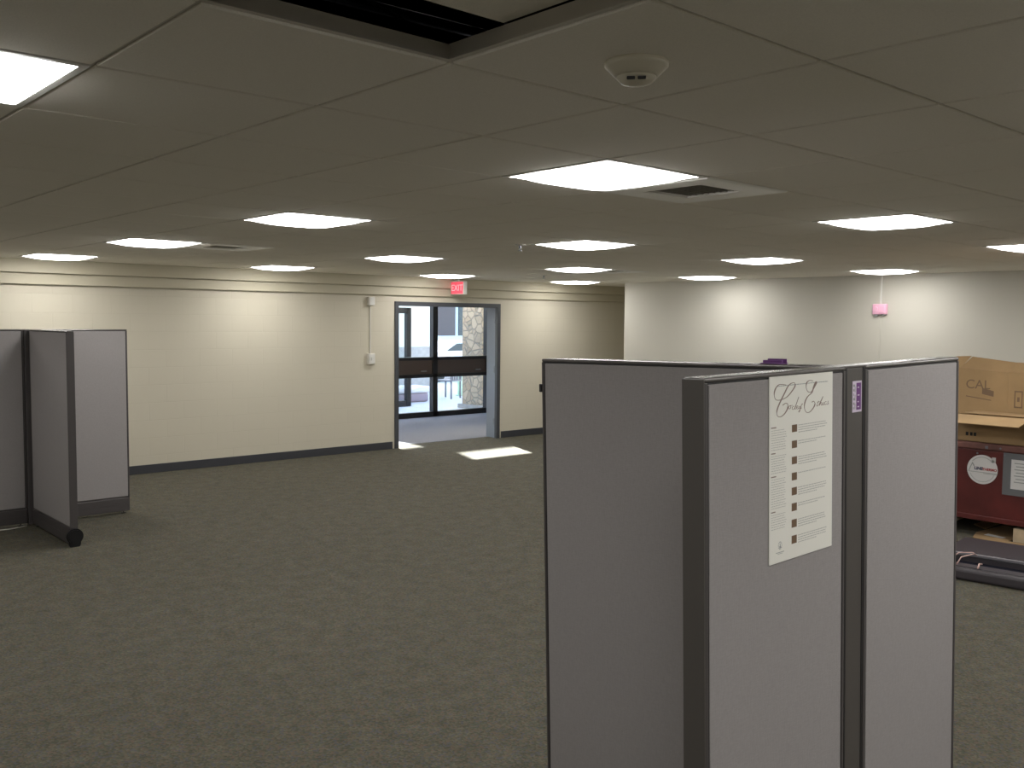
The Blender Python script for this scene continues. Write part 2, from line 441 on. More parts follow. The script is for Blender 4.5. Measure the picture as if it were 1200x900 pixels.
VL = ['white square air vent with dark louvers touching the largest ceiling light',
      'faint square air vent far left, at the right corner of a ceiling light',
      'pale square air vent near the far corner, right of a small ceiling light']
for (i, j), lab in zip(VENTS, VL):
    v = make_vent(lab); x, y = grid_xy(i+.5, j+.5); v.location = (x, y, CEIL+.001)

# ------------------------------------------------------------------ smoke detector, sprinklers
t = thing('smoke_detector', 'cream smoke detector with two dark slots under the near ceiling tiles', 'smoke detector', (1.697, 1.470, CEIL))
bm = newbm(); lathe(bm, [(.074, 0), (.074, -.010), (.070, -.014), (.054, -.030), (.046, -.034)], 48); obj('base', bm, DETP, t)
bm = newbm(); lathe(bm, [(.046, -.033), (.046, -.037), (.036, -.048), (.018, -.053), (.002, -.054)], 40); obj('sensor_chamber', bm, DETP, t)
d = Vector((-.755, -.655))
for s in (-1, 1):
    bm = newbm(); bx(bm, -.0095, .0095, -.004, .004, -.0035, .0035, .0015)
    px = Vector((-d.y, d.x))
    c = d*.0405 + px*s*.0125
    f = obj('slot', bm, BLACK, t, (c.x, c.y, -.045)); f.rotation_euler = (0, 0, math.atan2(px.y, px.x))
for (x, y), lab in (((5.00, 5.50), 'small pendant sprinkler head beside the left corner of a middle ceiling light'),
                    ((8.42, 8.80), 'small dark sprinkler head in the far ceiling above the doorway right side')):
    t = thing('sprinkler_head', lab, 'sprinkler', (x, y, CEIL+.0045), group='ceiling sprinkler heads')
    bm = newbm(); lathe(bm, [(.045, 0), (.043, -.008), (.02, -.014)], 28); obj('escutcheon', bm, OFFW, t)
    bm = newbm(); cyl(bm, (0, 0, -.02), .010, .03, 'z', 14)
    for s in (-1, 1): tube(bm, [(s*.009, 0, -.030), (s*.014, 0, -.042), (s*.004, 0, -.052)], .003, 6)
    obj('body', bm, STEEL, t)
    bm = newbm(); cyl(bm, (0, 0, -.054), .018, .003, 'z', 20); obj('deflector', bm, STEEL, t)

# ------------------------------------------------------------------ partitions
H = 1.68
def make_panel(L, label, matrix, parts_end=(True, True), group='grey fabric partition panels', T=.058, cap_round=False, glide=True):
    """local x runs along the panel, z up, y across"""
    t = thing('partition_panel', label, 'partition', matrix=matrix, group=group)
    h = T/2; top = H-.011; zb = .155; s = .011
    bm = newbm()                                                  # stiles and rails
    bx(bm, 0, s, -h, h, zb-.01, top, .0015); bx(bm, L-s, L, -h, h, zb-.01, top, .0015)
    bx(bm, s, L-s, -h+.004, h-.004, top-.02, top, .001); bx(bm, s, L-s, -h+.004, h-.004, zb-.01, zb+.012, .001)
    obj('frame', bm, TRIM, t)
    bm = newbm()
    for sy in (-1, 1):
        y0, y1 = (sorted((sy*(h-.0035), sy*(h-.0015))))
        for a in ((s, s+.004, zb, top-.006), (L-s-.004, L-s, zb, top-.006)): bx(bm, a[0], a[1], y0, y1, a[2], a[3])
        bx(bm, s, L-s, y0, y1, top-.0035, top-.0005)
    obj('gasket', bm, TRIMD, t)
    for sy in (-1, 1):
        bm = newbm(); a, b = sorted((sy*.006, sy*h))
        bx(bm, s+.004, L-s-.004, a, b, zb+.002, top-.004, .003, seg=3)
        obj('fabric_panel', bm, FABRIC, t)
    bm = newbm(); bx(bm, -.001, L+.001, -h, h, top, H, .0045, seg=3); obj('top_cap', bm, CAPM, t, label='slightly shiny grey top cap')
    bm = newbm(); bx(bm, .002, L-.002, -h-.006, h+.006, .022, zb-.010, .006, seg=3)
    for sy in (-1, 1): bx(bm, .01, L-.01, sy*(h+.006)-.0015, sy*(h+.006)+.0015, .085, .089)
    obj('base_raceway', bm, TRIM, t)
    if glide:
        for x in (.05, L-.05):
            bm = newbm(); cyl(bm, (x, 0, .004), .022, .008, 'z', 20); cyl(bm, (x, 0, .016), .006, .02, 'z', 12); obj('glide', bm, BLACK, t)
    return t

# near group: three panels meeting at a post, the whole T leaning a little
R = Matrix(((0.99985, 0.00019, -0.01738), (0.00013, 0.99982, 0.01884), (0.01738, -0.01883, 0.99967)))
Jt = Vector((2.234, 1.2259, 1.68+.0))
def near_M(x, y, ang=0):
    p = Jt + R @ Vector((x, y, -H))
    m = R.to_4x4() @ Matrix.Rotation(ang, 4, 'Z'); m.translation = p
    return m
PW = .034; PH = .029
near_front = make_panel(.6179-PW, 'near grey fabric partition panel with the cream poster on it', near_M(-.6179, 0), group='grey fabric partition panels near the camera')
make_panel(.6307-.066, 'near grey fabric partition panel right of the dark post, ending beside the cartons', near_M(.066, 0), group='grey fabric partition panels near the camera')
make_panel(1.0861-.032, 'longest near grey fabric partition panel running back behind the poster panel', near_M(0, .032, math.pi/2), group='grey fabric partition panels near the camera')
bm = newbm()                                                      # dark end cover of the poster panel
bx(bm, -.004, .0008, -.0285, .0285, .02, H-.003, .0012)
obj('end_cover', bm, POSTM, near_front, label='dark brown end cover')
post = thing('connector_post', 'dark brown square post joining the three near partitions, with a purple sticker', 'post', matrix=near_M(.0165, 0))
bm = newbm(); bx(bm, -.0495, .0485, -.026, .028, .01, H-.004, .004, seg=3); obj('post_body', bm, POSTM, post)
bm = newbm(); bx(bm, -.0485, .0475, -.029, .029, H-.006, H, .003); obj('post_cap', bm, CAPM, post)
for s in (-1, 1):
    bm = newbm(); bx(bm, s*.044-.0035, s*.044+.0035, -.0275, -.025, .01, H-.006); obj('black_gasket', bm, TRIMD, post)
# purple and lilac sticker on the post (printed columns)
def local_on_post(x): return x-.0165
st = thing('price_sticker', 'small lilac and purple sticker on the dark post right of the poster', 'sticker', matrix=near_M(.0165, 0))
bm = newbm(); a, b = local_on_post(.003), local_on_post(.050)
bx(bm, a, b, -.0272, -.0262, H-.120, H-.040); obj('backing', bm, LILAC, st)
bm = newbm(); bx(bm, a+.020, b-.005, -.0280, -.0271, H-.114, H-.045); obj('purple_block', bm, PURP, st)
bm = newbm()
for k in range(6): bx(bm, a+.004, a+.006+.006*((k*7) % 3)/2, -.0278, -.0271, H-.112+.0115*k, H-.110+.0115*k+.004)
for k in range(3): bx(bm, a+.012, a+.0135, -.0278, -.0271, H-.112+.022*k, H-.097+.022*k)
obj('print', bm, SGREY, st)
bm = newbm()
for k, (zz, ww) in enumerate(((.055, .012), (.075, .016), (.092, .010), (.105, .014))): bx(bm, a+.024, a+.024+ww*.6, -.0285, -.0279, H-zz-.003, H-zz)
obj('light_print', bm, LILAC, st)
# purple strip lying over the top of the long panel
bm = newbm(); bx(bm, -.020, .020, -.032, .032, .0005, .003, .0005); bx(bm, -.004, .002, -.030, .035, .003, .010, .001); bx(bm, .010, .0125, -.034, .030, .002, .014, .001)
sp = obj('purple_tag', bm, PURP); sp.matrix_world = Matrix.Translation(R @ Vector((0, .20, .0)) + Jt) @ R.to_4x4() @ Matrix.Rotation(-.12, 4, 'Z')
tag(sp, 'crumpled purple tag lying on top of the long near partition', 'tag')
bm = newbm(); bx(bm, -.006, .002, -.005, .005, -.014, .014, .002)
hc = obj('edge_clip', bm, TRIMD); hc.matrix_world = Matrix.Translation(Jt + R @ Vector((-.026, 1.0925, -.10))) @ R.to_4x4()
tag(hc, 'small dark clip on the far outer edge of the long near partition', 'clip')

# ---- the poster: 11 x 17 in, flat on the panel face, local frame = group frame seen from its top joint
PM = Matrix.Translation(Jt) @ R.to_4x4()
po = thing('poster', 'cream Code of Ethics poster with eight brown squares on the near partition', 'poster', matrix=PM @ Matrix.Translation((-.2415, -.0305, -.445)))
OX, OZ = .2415, .445
def pbox(bm, x0, x1, z0, z1, lay=1): bx(bm, x0+OX, x1+OX, -.0009-.00025*lay, -.0005, z0+OZ, z1+OZ)
bm = newbm(); bx(bm, -.3795+OX, -.1030+OX, -.0010, .0009, -.4445+OZ, -.0100+OZ); obj('paper', bm, PAPER, po)
ST = {'C': [(-0.3112, -0.0317), (-0.3283, -0.0293), (-0.3432, -0.0299), (-0.3565, -0.0389), (-0.3606, -0.052), (-0.3529, -0.0633), (-0.3325, -0.0646), (-0.3074, -0.0593), (-0.2857, -0.0467), (-0.273, -0.0354), (-0.2756, -0.0288), (-0.2895, -0.0289), (-0.3039, -0.0356), (-0.3183, -0.0507), (-0.3325, -0.0656), (-0.3448, -0.0805), (-0.35, -0.092), (-0.3465, -0.1011), (-0.3341, -0.104), (-0.3181, -0.0983), (-0.3055, -0.0873), (-0.3038, -0.0775), (-0.3128, -0.0739), (-0.326, -0.0779)],
'o': [(-0.2958, -0.081), (-0.3008, -0.0847), (-0.2983, -0.0882), (-0.2921, -0.0863), (-0.291, -0.0824), (-0.2958, -0.081), (-0.2837, -0.0809)],
'd': [(-0.2764, -0.0834), (-0.2826, -0.084), (-0.2855, -0.0878), (-0.2811, -0.0907), (-0.2727, -0.0857), (-0.2569, -0.0625), (-0.269, -0.0819), (-0.2738, -0.0896), (-0.269, -0.0904)],
'e': [(-0.269, -0.0884), (-0.2616, -0.0865), (-0.2609, -0.0835), (-0.2664, -0.0845), (-0.2672, -0.0891), (-0.2616, -0.0909), (-0.2568, -0.0888)],
'o2': [(-0.2531, -0.0855), (-0.2572, -0.0884), (-0.2545, -0.091), (-0.2501, -0.0889), (-0.2531, -0.0855), (-0.2478, -0.0858)],
'f': [(-0.2393, -0.082), (-0.2419, -0.0798), (-0.2456, -0.084), (-0.2493, -0.0914), (-0.2545, -0.0987), (-0.2567, -0.0969), (-0.2448, -0.0893)],
'E': [(-0.194, -0.0285), (-0.2093, -0.0263), (-0.2219, -0.0311), (-0.2244, -0.0422), (-0.2168, -0.0524), (-0.2015, -0.0542), (-0.1881, -0.0433), (-0.1773, -0.0325), (-0.1823, -0.0318), (-0.1912, -0.0431), (-0.1988, -0.0556), (-0.2178, -0.0646), (-0.2291, -0.0761), (-0.232, -0.0902), (-0.224, -0.101), (-0.2088, -0.1022), (-0.1923, -0.0935), (-0.1846, -0.0837), (-0.1909, -0.0775), (-0.1993, -0.0796)],
't': [(-0.1683, -0.0782), (-0.1753, -0.0875), (-0.176, -0.0905), (-0.1706, -0.0892)],
'tb': [(-0.1753, -0.0812), (-0.1636, -0.08)],
'h': [(-0.1682, -0.0894), (-0.1479, -0.0685), (-0.1596, -0.0834), (-0.1643, -0.0897), (-0.1565, -0.0832), (-0.1525, -0.0849), (-0.1556, -0.0895), (-0.1505, -0.0886)],
'i': [(-0.1446, -0.0827), (-0.1485, -0.0879), (-0.1453, -0.0893), (-0.1406, -0.0872)],
'c': [(-0.1318, -0.0827), (-0.1374, -0.0824), (-0.1406, -0.0863), (-0.1374, -0.0895), (-0.131, -0.0874)],
's': [(-0.1226, -0.0813), (-0.1254, -0.0846), (-0.1222, -0.0876), (-0.1266, -0.0894), (-0.1302, -0.0879)]}
def spline(pts, n=6):
    out = []
    P = [pts[0]]+list(pts)+[pts[-1]]
    for i in range(1, len(P)-2):
        for k in range(n):
            t = k/n; r = []
            for c in (0, 1):
                p0, p1, p2, p3 = (P[i-1][c], P[i][c], P[i+1][c], P[i+2][c])
                r.append(.5*((2*p1)+(-p0+p2)*t+(2*p0-5*p1+4*p2-p3)*t*t+(-p0+3*p1-3*p2+p3)*t**3))
            out.append(tuple(r))
    out.append(pts[-1]); return out
def ribbon(bm, pts, w0, w1, y=-.0013, yb=-.0006):
    """calligraphic stroke: thick on the down-slanting stems, thin elsewhere"""
    P = spline(pts) if len(pts) > 2 else pts; L = []
    for i, p in enumerate(P):
        a = P[max(i-1, 0)]; b = P[min(i+1, len(P)-1)]
        d = Vector((b[0]-a[0], b[1]-a[1]))
        if d.length < 1e-7: d = Vector((1, 0))
        d.normalize(); n = Vector((-d.y, d.x)); stem = abs(d.dot(Vector((.50, .86))))**6
        w = (w0 + (w1-w0)*stem)/2
        L.append([bm.verts.new((p[0]+OX+n.x*s*w, yy, p[1]+OZ+n.y*s*w)) for s, yy in ((1, y), (-1, y), (-1, yb), (1, yb))])
    for a, b in zip(L, L[1:]):
        for k in range(4): bm.faces.new((a[k], a[(k+1) % 4], b[(k+1) % 4], b[k]))
bm = newbm()
for k, pts in ST.items(): ribbon(bm, pts, .0012 if k not in 'CE' else .0015, .0018 if k not in 'CE' else .0046)
obj('script_title', bm, INK, po, label='Code of Ethics in brown script lettering')
bm = newbm(); x = -.348
while x < -.128:
    w = random.choice((.004, .006, .009)); pbox(bm, x, min(x+w, -.126), -.0335, -.0318); x += w+.0016
for (cx, cz, rr) in ((-.3348, -.405, .007),):
    for k in range(10):
        a = 2*math.pi*k/10; pbox(bm, cx+rr*math.cos(a)-.0011, cx+rr*math.cos(a)+.0011, cz+rr*1.2*math.sin(a)-.0014, cz+rr*1.2*math.sin(a)+.0014)
    pbox(bm, cx-.003, cx+.003, cz-.006, cz-.001); pbox(bm, cx-.0012, cx+.0012, cz-.001, cz+.005)
pbox(bm, -.352, -.318, -.4215, -.4200); pbox(bm, -.345, -.325, -.4245, -.4235)
obj('emblem_print', bm, SGREY, po)
bm = newbm()
BZ = [(-.1269, -.1441), (-.1645, -.1821), (-.2025, -.2203), (-.2405, -.2586), (-.2756, -.2940), (-.3132, -.3319), (-.3521, -.3711), (-.3905, -.4098)]
for a, b in BZ: pbox(bm, -.2862, -.2638, b, a)
obj('brown_squares', bm, INKB, po)
bm = newbm()
for (a, b), n in zip(BZ, (4, 2, 4, 1, 4, 2, 4, 4)):
    for k in range(n):
        z = a-.0015-k*.0056; x = -.258; end = -.128 if k < n-1 or n == 1 else -.165
        end -= random.random()*.012
        while x < end:
            w = random.uniform(.004, .012); pbox(bm, x, min(x+w, end), z-.0018, z); x += w+.0018
hd = [-.127, -.1865, -.2405, -.3228, -.372]
for q in range(4):
    z = hd[q]-.0065
    while z > hd[q+1]+.008 :
        x = -.3722; end = -.308-random.random()*.01
        while x < end:
            w = random.uniform(.004, .010); pbox(bm, x, min(x+w, end), z-.0013, z); x += w+.0018
        z -= .0056
obj('body_text', bm, INKL, po)
bm = newbm()
for q in range(4): pbox(bm, -.3727, -.352-.003*(q % 2), hd[q]-.0018, hd[q]+.0008)
obj('headings', bm, INK, po)

# ---- far left group: straight run with a blade panel standing out of it
def flatM(x, y, ang): return Matrix.Translation((x, y, 0)) @ Matrix.Rotation(ang, 4, 'Z')
GL = 'grey fabric partition panels on the left'
make_panel(1.10, 'left grey fabric partition panel cut by the left picture edge', flatM(1.12, 8.71, 0), group=GL)
make_panel(.765, 'grey fabric partition panel right of the blade, with a free end by the block wall', flatM(2.318, 8.71, 0), group=GL)
blade = make_panel(1.00, 'grey fabric partition panel pointing out towards the camera with round black end cap', flatM(2.285, 7.645, math.pi/2), group=GL)
bm = newbm(); cyl(bm, (-.005, 0, .083), .062, .022, 'x', 36); cyl(bm, (-.018, 0, .083), .052, .008, 'x', 36)
for z in (.03,): cyl(bm, (-.004, 0, z), .045, .018, 'x', 28)
obj('round_end_cap', bm, BLACK, blade, label='black round cap on the raceway end')
lp = thing('connector_post', 'dark post where the three left partitions meet', 'post', (2.269, 8.70, 0))
bm = newbm(); bx(bm, -.045, .045, -.038, .036, .01, H-.004, .004); obj('post_body', bm, TRIM, lp)
bm = newbm(); bx(bm, -.045, .045, -.038, .036, H-.004, H, .0015); obj('post_cap', bm, CAPM, lp)
bm = newbm(); tube(bm, [(1.15, 8.63, .006), (1.5, 8.60, .006), (1.8, 8.635, .006), (2.05, 8.60, .006), (2.20, 8.645, .006)], .005)
tag(obj('floor_cable', bm, OFFW), 'thin pale cable on the carpet under the left partition', 'cable')

# ------------------------------------------------------------------ door frame (structure)
bm = newbm()
fw = .05
for x0, x1 in ((D0, D0+fw), (D1-fw, D1)):
    bx(bm, x0-.0, x1+.0, W1-.02, W1+.035, 0, DH, .003)
bx(bm, D0+fw, D1-fw, W1-.02, W1+.035, DH-fw, DH, .003)
bx(bm, D0-.012, D0+.002, W1-.02, W1+.001, 0, DH+.01); bx(bm, D1-.002, D1+.012, W1-.02, W1+.001, 0, DH+.01); bx(bm, D0-.012, D1+.012, W1-.02, W1+.001, DH-.002, DH+.012)
d1 = struct('door_1', bm, DOORF)
bm = newbm()
bx(bm, D0-.002, D0+.022, W1+.035, W1+TH+.01, .003, DH); bx(bm, D1-.022, D1+.002, W1+.035, W1+TH+.01, 0, DH); bx(bm, D0, D1, W1+.035, W1+TH+.01, DH-.03, DH+.002)
obj('jamb_lining', bm, JAMB, d1)
bm = newbm()
for z in (.25, 1.05, 1.80): bx(bm, D1-.028, D1-.020, W1+.07, W1+.10, z-.05, z+.05, .002)
obj('hinge', bm, STEEL, d1)

# ------------------------------------------------------------------ exit sign
t = thing('exit_sign', 'red lit exit sign sticking out over the doorway', 'exit sign', (8.415, 10.55, 2.16))
bm = newbm(); bx(bm, -.03, .035, -.145, .145, 0, .19, .006); obj('housing', bm, WHITE, t)
bm = newbm(); bx(bm, -.034, -.029, -.135, .135, .010, .180, .002); obj('red_face', bm, EXITR, t)
text_obj('letters', 'EXIT', .125, EXITL, t, Matrix.Translation((-.0345, 0, .092)) @ Matrix.Rotation(-math.pi/2, 4, 'Z') @ Matrix.Rotation(math.pi/2, 4, 'X'))
bm = newbm(); cyl(bm, (0, 0, .205), .012, .03, 'z', 12); cyl(bm, (0, 0, .2245), .04, .006, 'z', 20); obj('mount', bm, WHITE, t)

# ------------------------------------------------------------------ wall devices
t = thing('switch_box', 'pale switch box low on the block wall left of the doorway, foot of the conduit', 'switch', (7.062, W1, 1.26))
bm = newbm(); bx(bm, -.055, .055, -.05, 0, -.075, .075, .006); obj('box_body', bm, OFFW, t)
bm = newbm(); bx(bm, -.045, .045, -.056, -.050, -.062, .062, .002); bx(bm, -.010, .010, -.064, -.056, -.02, .02, .002); obj('cover_plate', bm, WHITE, t)
t = thing('junction_box', 'pale junction box high on the block wall left of the doorway, head of the conduit', 'junction box', (7.062, W1, 2.04))
bm = newbm(); bx(bm, -.05, .05, -.055, 0, -.06, .06, .006); obj('box_body', bm, OFFW, t)
bm = newbm(); bx(bm, -.04, .04, -.060, -.055, -.05, .05, .002); obj('cover_plate', bm, WHITE, t)
bm = newbm(); bx(bm, 7.055, 7.073, W1-.016, W1, 1.335, 1.98, .002)
tag(obj('wall_conduit', bm, OFFW), 'thin cream conduit running down the block wall between two boxes', 'conduit')
t = thing('fire_alarm_box', 'pink alarm box on the right wall below a pale conduit', 'alarm', (W2, 5.526, 1.973))
bm = newbm(); bx(bm, -.045, 0, -.088, .088, -.062, .062, .008); obj('box_body', bm, PINK, t)
bm = newbm(); bx(bm, -.056, -.045, -.070, .000, -.045, .045, .006); cyl(bm, (-.05, .045, 0), .03, .012, 'x', 24); obj('lens', bm, PINK, t)
bm = newbm(); bx(bm, -.03, 0, .030, .075, -.085, -.060, .003); obj('clip', bm, SGREY, t)
bm = newbm(); bx(bm, -.03, 0, -.06, -.02, -.078, -.060, .003); obj('clip', bm, SGREY, t)
bm = newbm(); bx(bm, W2-.016, W2, 5.516, 5.536, 2.036, CEIL-.002, .002)
tag(obj('wall_conduit', bm, WHITE), 'short white conduit from the ceiling down to the pink alarm box', 'conduit')
bm = newbm(); bx(bm, W2-.008, W2, 5.521, 5.531, .25, 1.89, .001)
tag(obj('wall_conduit', bm, PAINT), 'faint painted conduit running down the right wall under the pink box', 'conduit')

# ------------------------------------------------------------------ crate on its pallet, cartons, flat frame
CX = 8.22
t = thing('wooden_pallet', 'pale wooden pallet under the oxblood crate', 'pallet', (CX, 2.75, 0))
for y in (-.62, .145, .90):
    bm = newbm(); bx(bm, .0, .92, y-.045, y+.045, .0, .114, .003); obj('stringer', bm, WOOD, t)
for k in range(6):
    x = .14+k*.135
    bm = newbm(); bx(bm, x, x+.10, -.70, .96, .115, .135, .003); obj('top_board', bm, WOOD, t)
t = thing('shipping_crate', 'oxblood red crate with a round white sticker, on a pallet behind the near partition', 'crate', (CX, 2.75, .137))
bm = newbm(); bx(bm, 0, .95, -.72, .98, 0, .605, .012, seg=3); obj('body', bm, CRATE, t)
bm = newbm(); bx(bm, -.018, .968, -.738, .998, .605, .660, .010, seg=3)
obj('lid', bm, LIDM, t)
bm = newbm(); bx(bm, -.010, .960, -.73, .99, .0, .045, .006); obj('bottom_rim', bm, CRATE, t)
bm = newbm()
for y in (-.66, .42, .10):
    bm = newbm(); bx(bm, -.022, -.017, y-.012, y+.012, .615, .640, .002); obj('latch', bm, STEEL, t)
for y, z in ((.50, .57), (.28, .575), (.31, .63), (.05, .58)):
    bm = newbm(); cyl(bm, (-.0185 if z > .6 else -.002, y, z), .008, .006, 'x', 10); obj('rivet', bm, STEEL, t)
# round sticker: centre at px (1150,558)
SY, SZ, SR = 3.205-2.75, .572-.137, .124
sk = thing('round_sticker', 'round white sticker with navy and red lettering on the oxblood crate', 'sticker', (CX-.0005, 3.205, .572))
bm = newbm(); cyl(bm, (-.001, 0, 0), SR, .002, 'x', 56); bx(bm, -.002, -.0002, -.105, -.075, .070, .112); obj('disc', bm, STICK, sk)
MX = lambda y, z: Matrix.Translation((-.0022, y, z)) @ Matrix.Rotation(-math.pi/2, 4, 'Z') @ Matrix.Rotation(math.pi/2, 4, 'X')
text_obj('navy_lettering', 'LINE', .034, SBLUE, sk, MX(.030, .006), bold=.0016)
text_obj('red_lettering', 'THERMO', .029, SRED, sk, MX(-.059, .003), bold=.0012)
bm = newbm()
bx(bm, -.0026, -.0018, -.118, .108, -.026, -.022); bx(bm, -.0026, -.0018, -.118, -.01, -.034, -.030)
for s, a0, a1 in ((1, 205, 335), (1, 40, 140)):
    for k in range(22):
        a = math.radians(a0+(a1-a0)*k/21); y = .104*math.cos(a); z = .104*math.sin(a)
        bx(bm, -.0026, -.0018, y-.0045, y+.0045, z-.002, z+.002)
for (ya, za), (yb, zb) in (((.110, -.02), (.082, .050)), ((.082, .050), (.068, .026))):
    for k in range(9):
        f = k/8; y = ya+(yb-ya)*f; z = za+(zb-za)*f; bx(bm, -.0026, -.0018, y-.003, y+.003, z-.005, z+.005)
obj('grey_print', bm, SGREY, sk)
# document taped on the crate
dc = thing('shipping_label', 'white document framed by grey tape at the right of the crate face', 'label', (CX-.0005, 2.87, .56))
bm = newbm(); bx(bm, -.003, 0, -.20, .170, -.175, .175, .0005); obj('tape_border', bm, TAPEG, dc)
bm = newbm(); bx(bm, -.0045, -.0028, -.15, .105, -.120, .125); obj('paper', bm, STICK, dc)
bm = newbm()
for k in range(7):
    z = .095-k*.026; bx(bm, -.0052, -.0044, -.12+.02*(k % 3), .080-.012*(k % 2), z-.0035, z+.0035)
obj('print', bm, SGREY, dc)

# open carton standing on the crate
ZC = .137+.660
ct = thing('cardboard_carton', 'open brown cardboard carton with raised flaps on top of the red crate', 'box', (CX, 2.75, ZC+.001))
def S(name, quad, nrm, m=CARD, th=.005, lab=None):
    b = newbm(); sheet(b, quad, th, nrm); return obj(name, b, m, ct, label=lab)
bw = .225                                                # body height
Y0, Y1 = -.72, .72; X0c, X1c = .02, .50
S('front_wall', [(X0c, Y0, 0), (X0c, Y1, 0), (X0c, Y1, bw), (X0c, Y0, bw)], (1, 0, 0))
S('back_wall', [(X1c, Y0, 0), (X1c, Y1, 0), (X1c, Y1, bw), (X1c, Y0, bw)], (-1, 0, 0))
S('side_wall', [(X0c, Y1, 0), (X1c, Y1, 0), (X1c, Y1, bw), (X0c, Y1, bw)], (0, -1, 0))
S('side_wall', [(X0c, Y0, 0), (X1c, Y0, 0), (X1c, Y0, bw), (X0c, Y0, bw)], (0, 1, 0))
S('bottom', [(X0c, Y0, 0), (X1c, Y0, 0), (X1c, Y1, 0), (X0c, Y1, 0)], (0, 0, 1))
S('front_flap', [(X0c, .10, bw), (X0c, Y1, bw), (-.20, Y1-.03, bw-.055), (-.20, .115, bw-.055)], (0, 0, 1), CARDI)
S('front_flap', [(X0c, Y0, bw), (X0c, .085, bw), (-.16, .06, bw-.10), (-.16, Y0+.04, bw-.10)], (0, 0, 1), CARDI)
S('back_flap', [(X1c, Y0, bw), (X1c, Y1, bw), (X0c+.14, Y1-.03, bw+.006), (X0c+.14, Y0+.03, bw+.006)], (0, 0, -1), CARDI)
# second carton standing upright behind the low one: two tall walls meeting in an inner corner, top flaps folded back
C2 = thing('cardboard_carton', 'tall opened cardboard carton standing upright behind the low carton, dark print inside', 'box', (CX, 2.75, ZC+.001))
def S2(name, quad, nrm, m=CARDI, th=.005, lab=None):
    b = newbm(); sheet(b, quad, th, nrm); return obj(name, b, m, C2, label=lab)
XA, YA, YC = .55, .93, .483
S2('left_wall', [(XA, YA, 0), (XA, YC, 0), (XA, YC, .575), (XA, YA, .600)], (1, 0, 0))
S2('right_wall', [(XA, YC-.001, 0), (.515, -.10, 0), (.515, -.10, .600), (XA, YC-.001, .575)], (1, .05, 0), CARDI)
S2('rear_wall', [(.90, YA, 0), (.90, -.10, 0), (.90, -.10, .58), (.90, YA, .60)], (-1, 0, 0), CARD)
S2('end_wall', [(XA+.006, YA-.005, 0), (.90, YA-.005, 0), (.90, YA-.005, .60), (XA+.006, YA-.005, .60)], (0, 1, 0), CARD)
S2('left_flap', [(XA, YA-.03, .60), (XA, YC, .576), (XA+.11, YC-.02, .665), (XA+.11, YA-.09, .705)], (.6, 0, -.4), CARD)
S2('right_flap', [(XA, YC-.001, .576), (.515, -.10, .600), (.62, -.12, .655), (XA+.11, YC-.021, .665)], (.6, 0, -.4), CARD)
S2('corner_flap', [(XA, YA, .600), (XA, YA-.03, .60), (XA+.10, YA-.085, .71), (XA+.03, YA+.02, .705)], (.6, 0, -.4), CARDI)
ML = lambda y, z: Matrix.Translation((XA-.001, y, z)) @ Matrix.Rotation(-math.pi/2, 4, 'Z') @ Matrix.Rotation(math.pi/2, 4, 'X')
text_obj('carton_lettering', 'CAL', .115, CPRINT, C2, ML(.738, .455))
bm = newbm()
sheet(bm, [(XA-.001, .70, .375), (XA-.001, .60, .355), (XA-.001, .60, .405), (XA-.001, .70, .43)], .001, (1, 0, 0))
obj('carton_print', bm, CPRINT, C2)
bm = newbm()
sheet(bm, [(XA-.001, .84, .345), (XA-.001, .62, .318), (XA-.001, .62, .326), (XA-.001, .84, .353)], .001, (1, 0, 0))
obj('carton_print', bm, CPRINT, C2)
def onr(y, z): return (XA-.035*(YC-y)/(YC+.10)-.0012, y, z)
bm = newbm()
u0, u1, v0, v1, q = .425, .355, .27, .42, .012
for a in ((u0, u1, v0, v0+q), (u0, u1, v1-q, v1), (u0, u0-.010, v0, v1), (u1+.010, u1, v0, v1), (u0-.025, u1+.025, v0+.055, v1-.055)):
    sheet(bm, [onr(a[0], a[2]), onr(a[1], a[2]), onr(a[1], a[3]), onr(a[0], a[3])], .001, (1, 0, 0))
obj('square_mark', bm, CPRINT, C2)
for y in (.60, .565, .535):
    bm = newbm(); bx(bm, X0c-.0015, X0c, y-.011, y+.011, .050, .080); obj('stamp', bm, BLACK, ct)

# flattened cardboard pieces on the carpet in front of the pallet
def flat_piece(name, pts, z, m, lab, cat, th=.006, group=None):
    b = newbm(); sheet(b, [(x, y, z) for x, y in pts], th, (0, 0, 1)); return tag(obj(name, b, m), lab, cat, group)
flat_piece('cardboard_sheet', [(8.19, 2.30), (8.19, 2.965), (8.80, 2.965), (8.80, 3.24), (8.34, 3.28), (8.12, 3.22), (8.02, 2.95), (8.05, 2.6), (8.1, 2.3)], .001, CARD, 'large flattened cardboard sheet on the carpet, reaching under the red crate', 'cardboard')
flat_piece('cardboard_sheet', [(8.50, 3.27), (8.92, 3.27), (8.95, 3.41), (8.62, 3.415)], .009, CARDI, 'narrow cardboard scrap on the carpet under the crate, near the partition edge', 'cardboard')
flat_piece('paper_scrap', [(8.30, 3.02), (8.24, 3.03), (8.27, 3.19), (8.34, 3.18)], .0085, STICK, 'small white paper scrap on the large flattened cardboard', 'paper', .001)

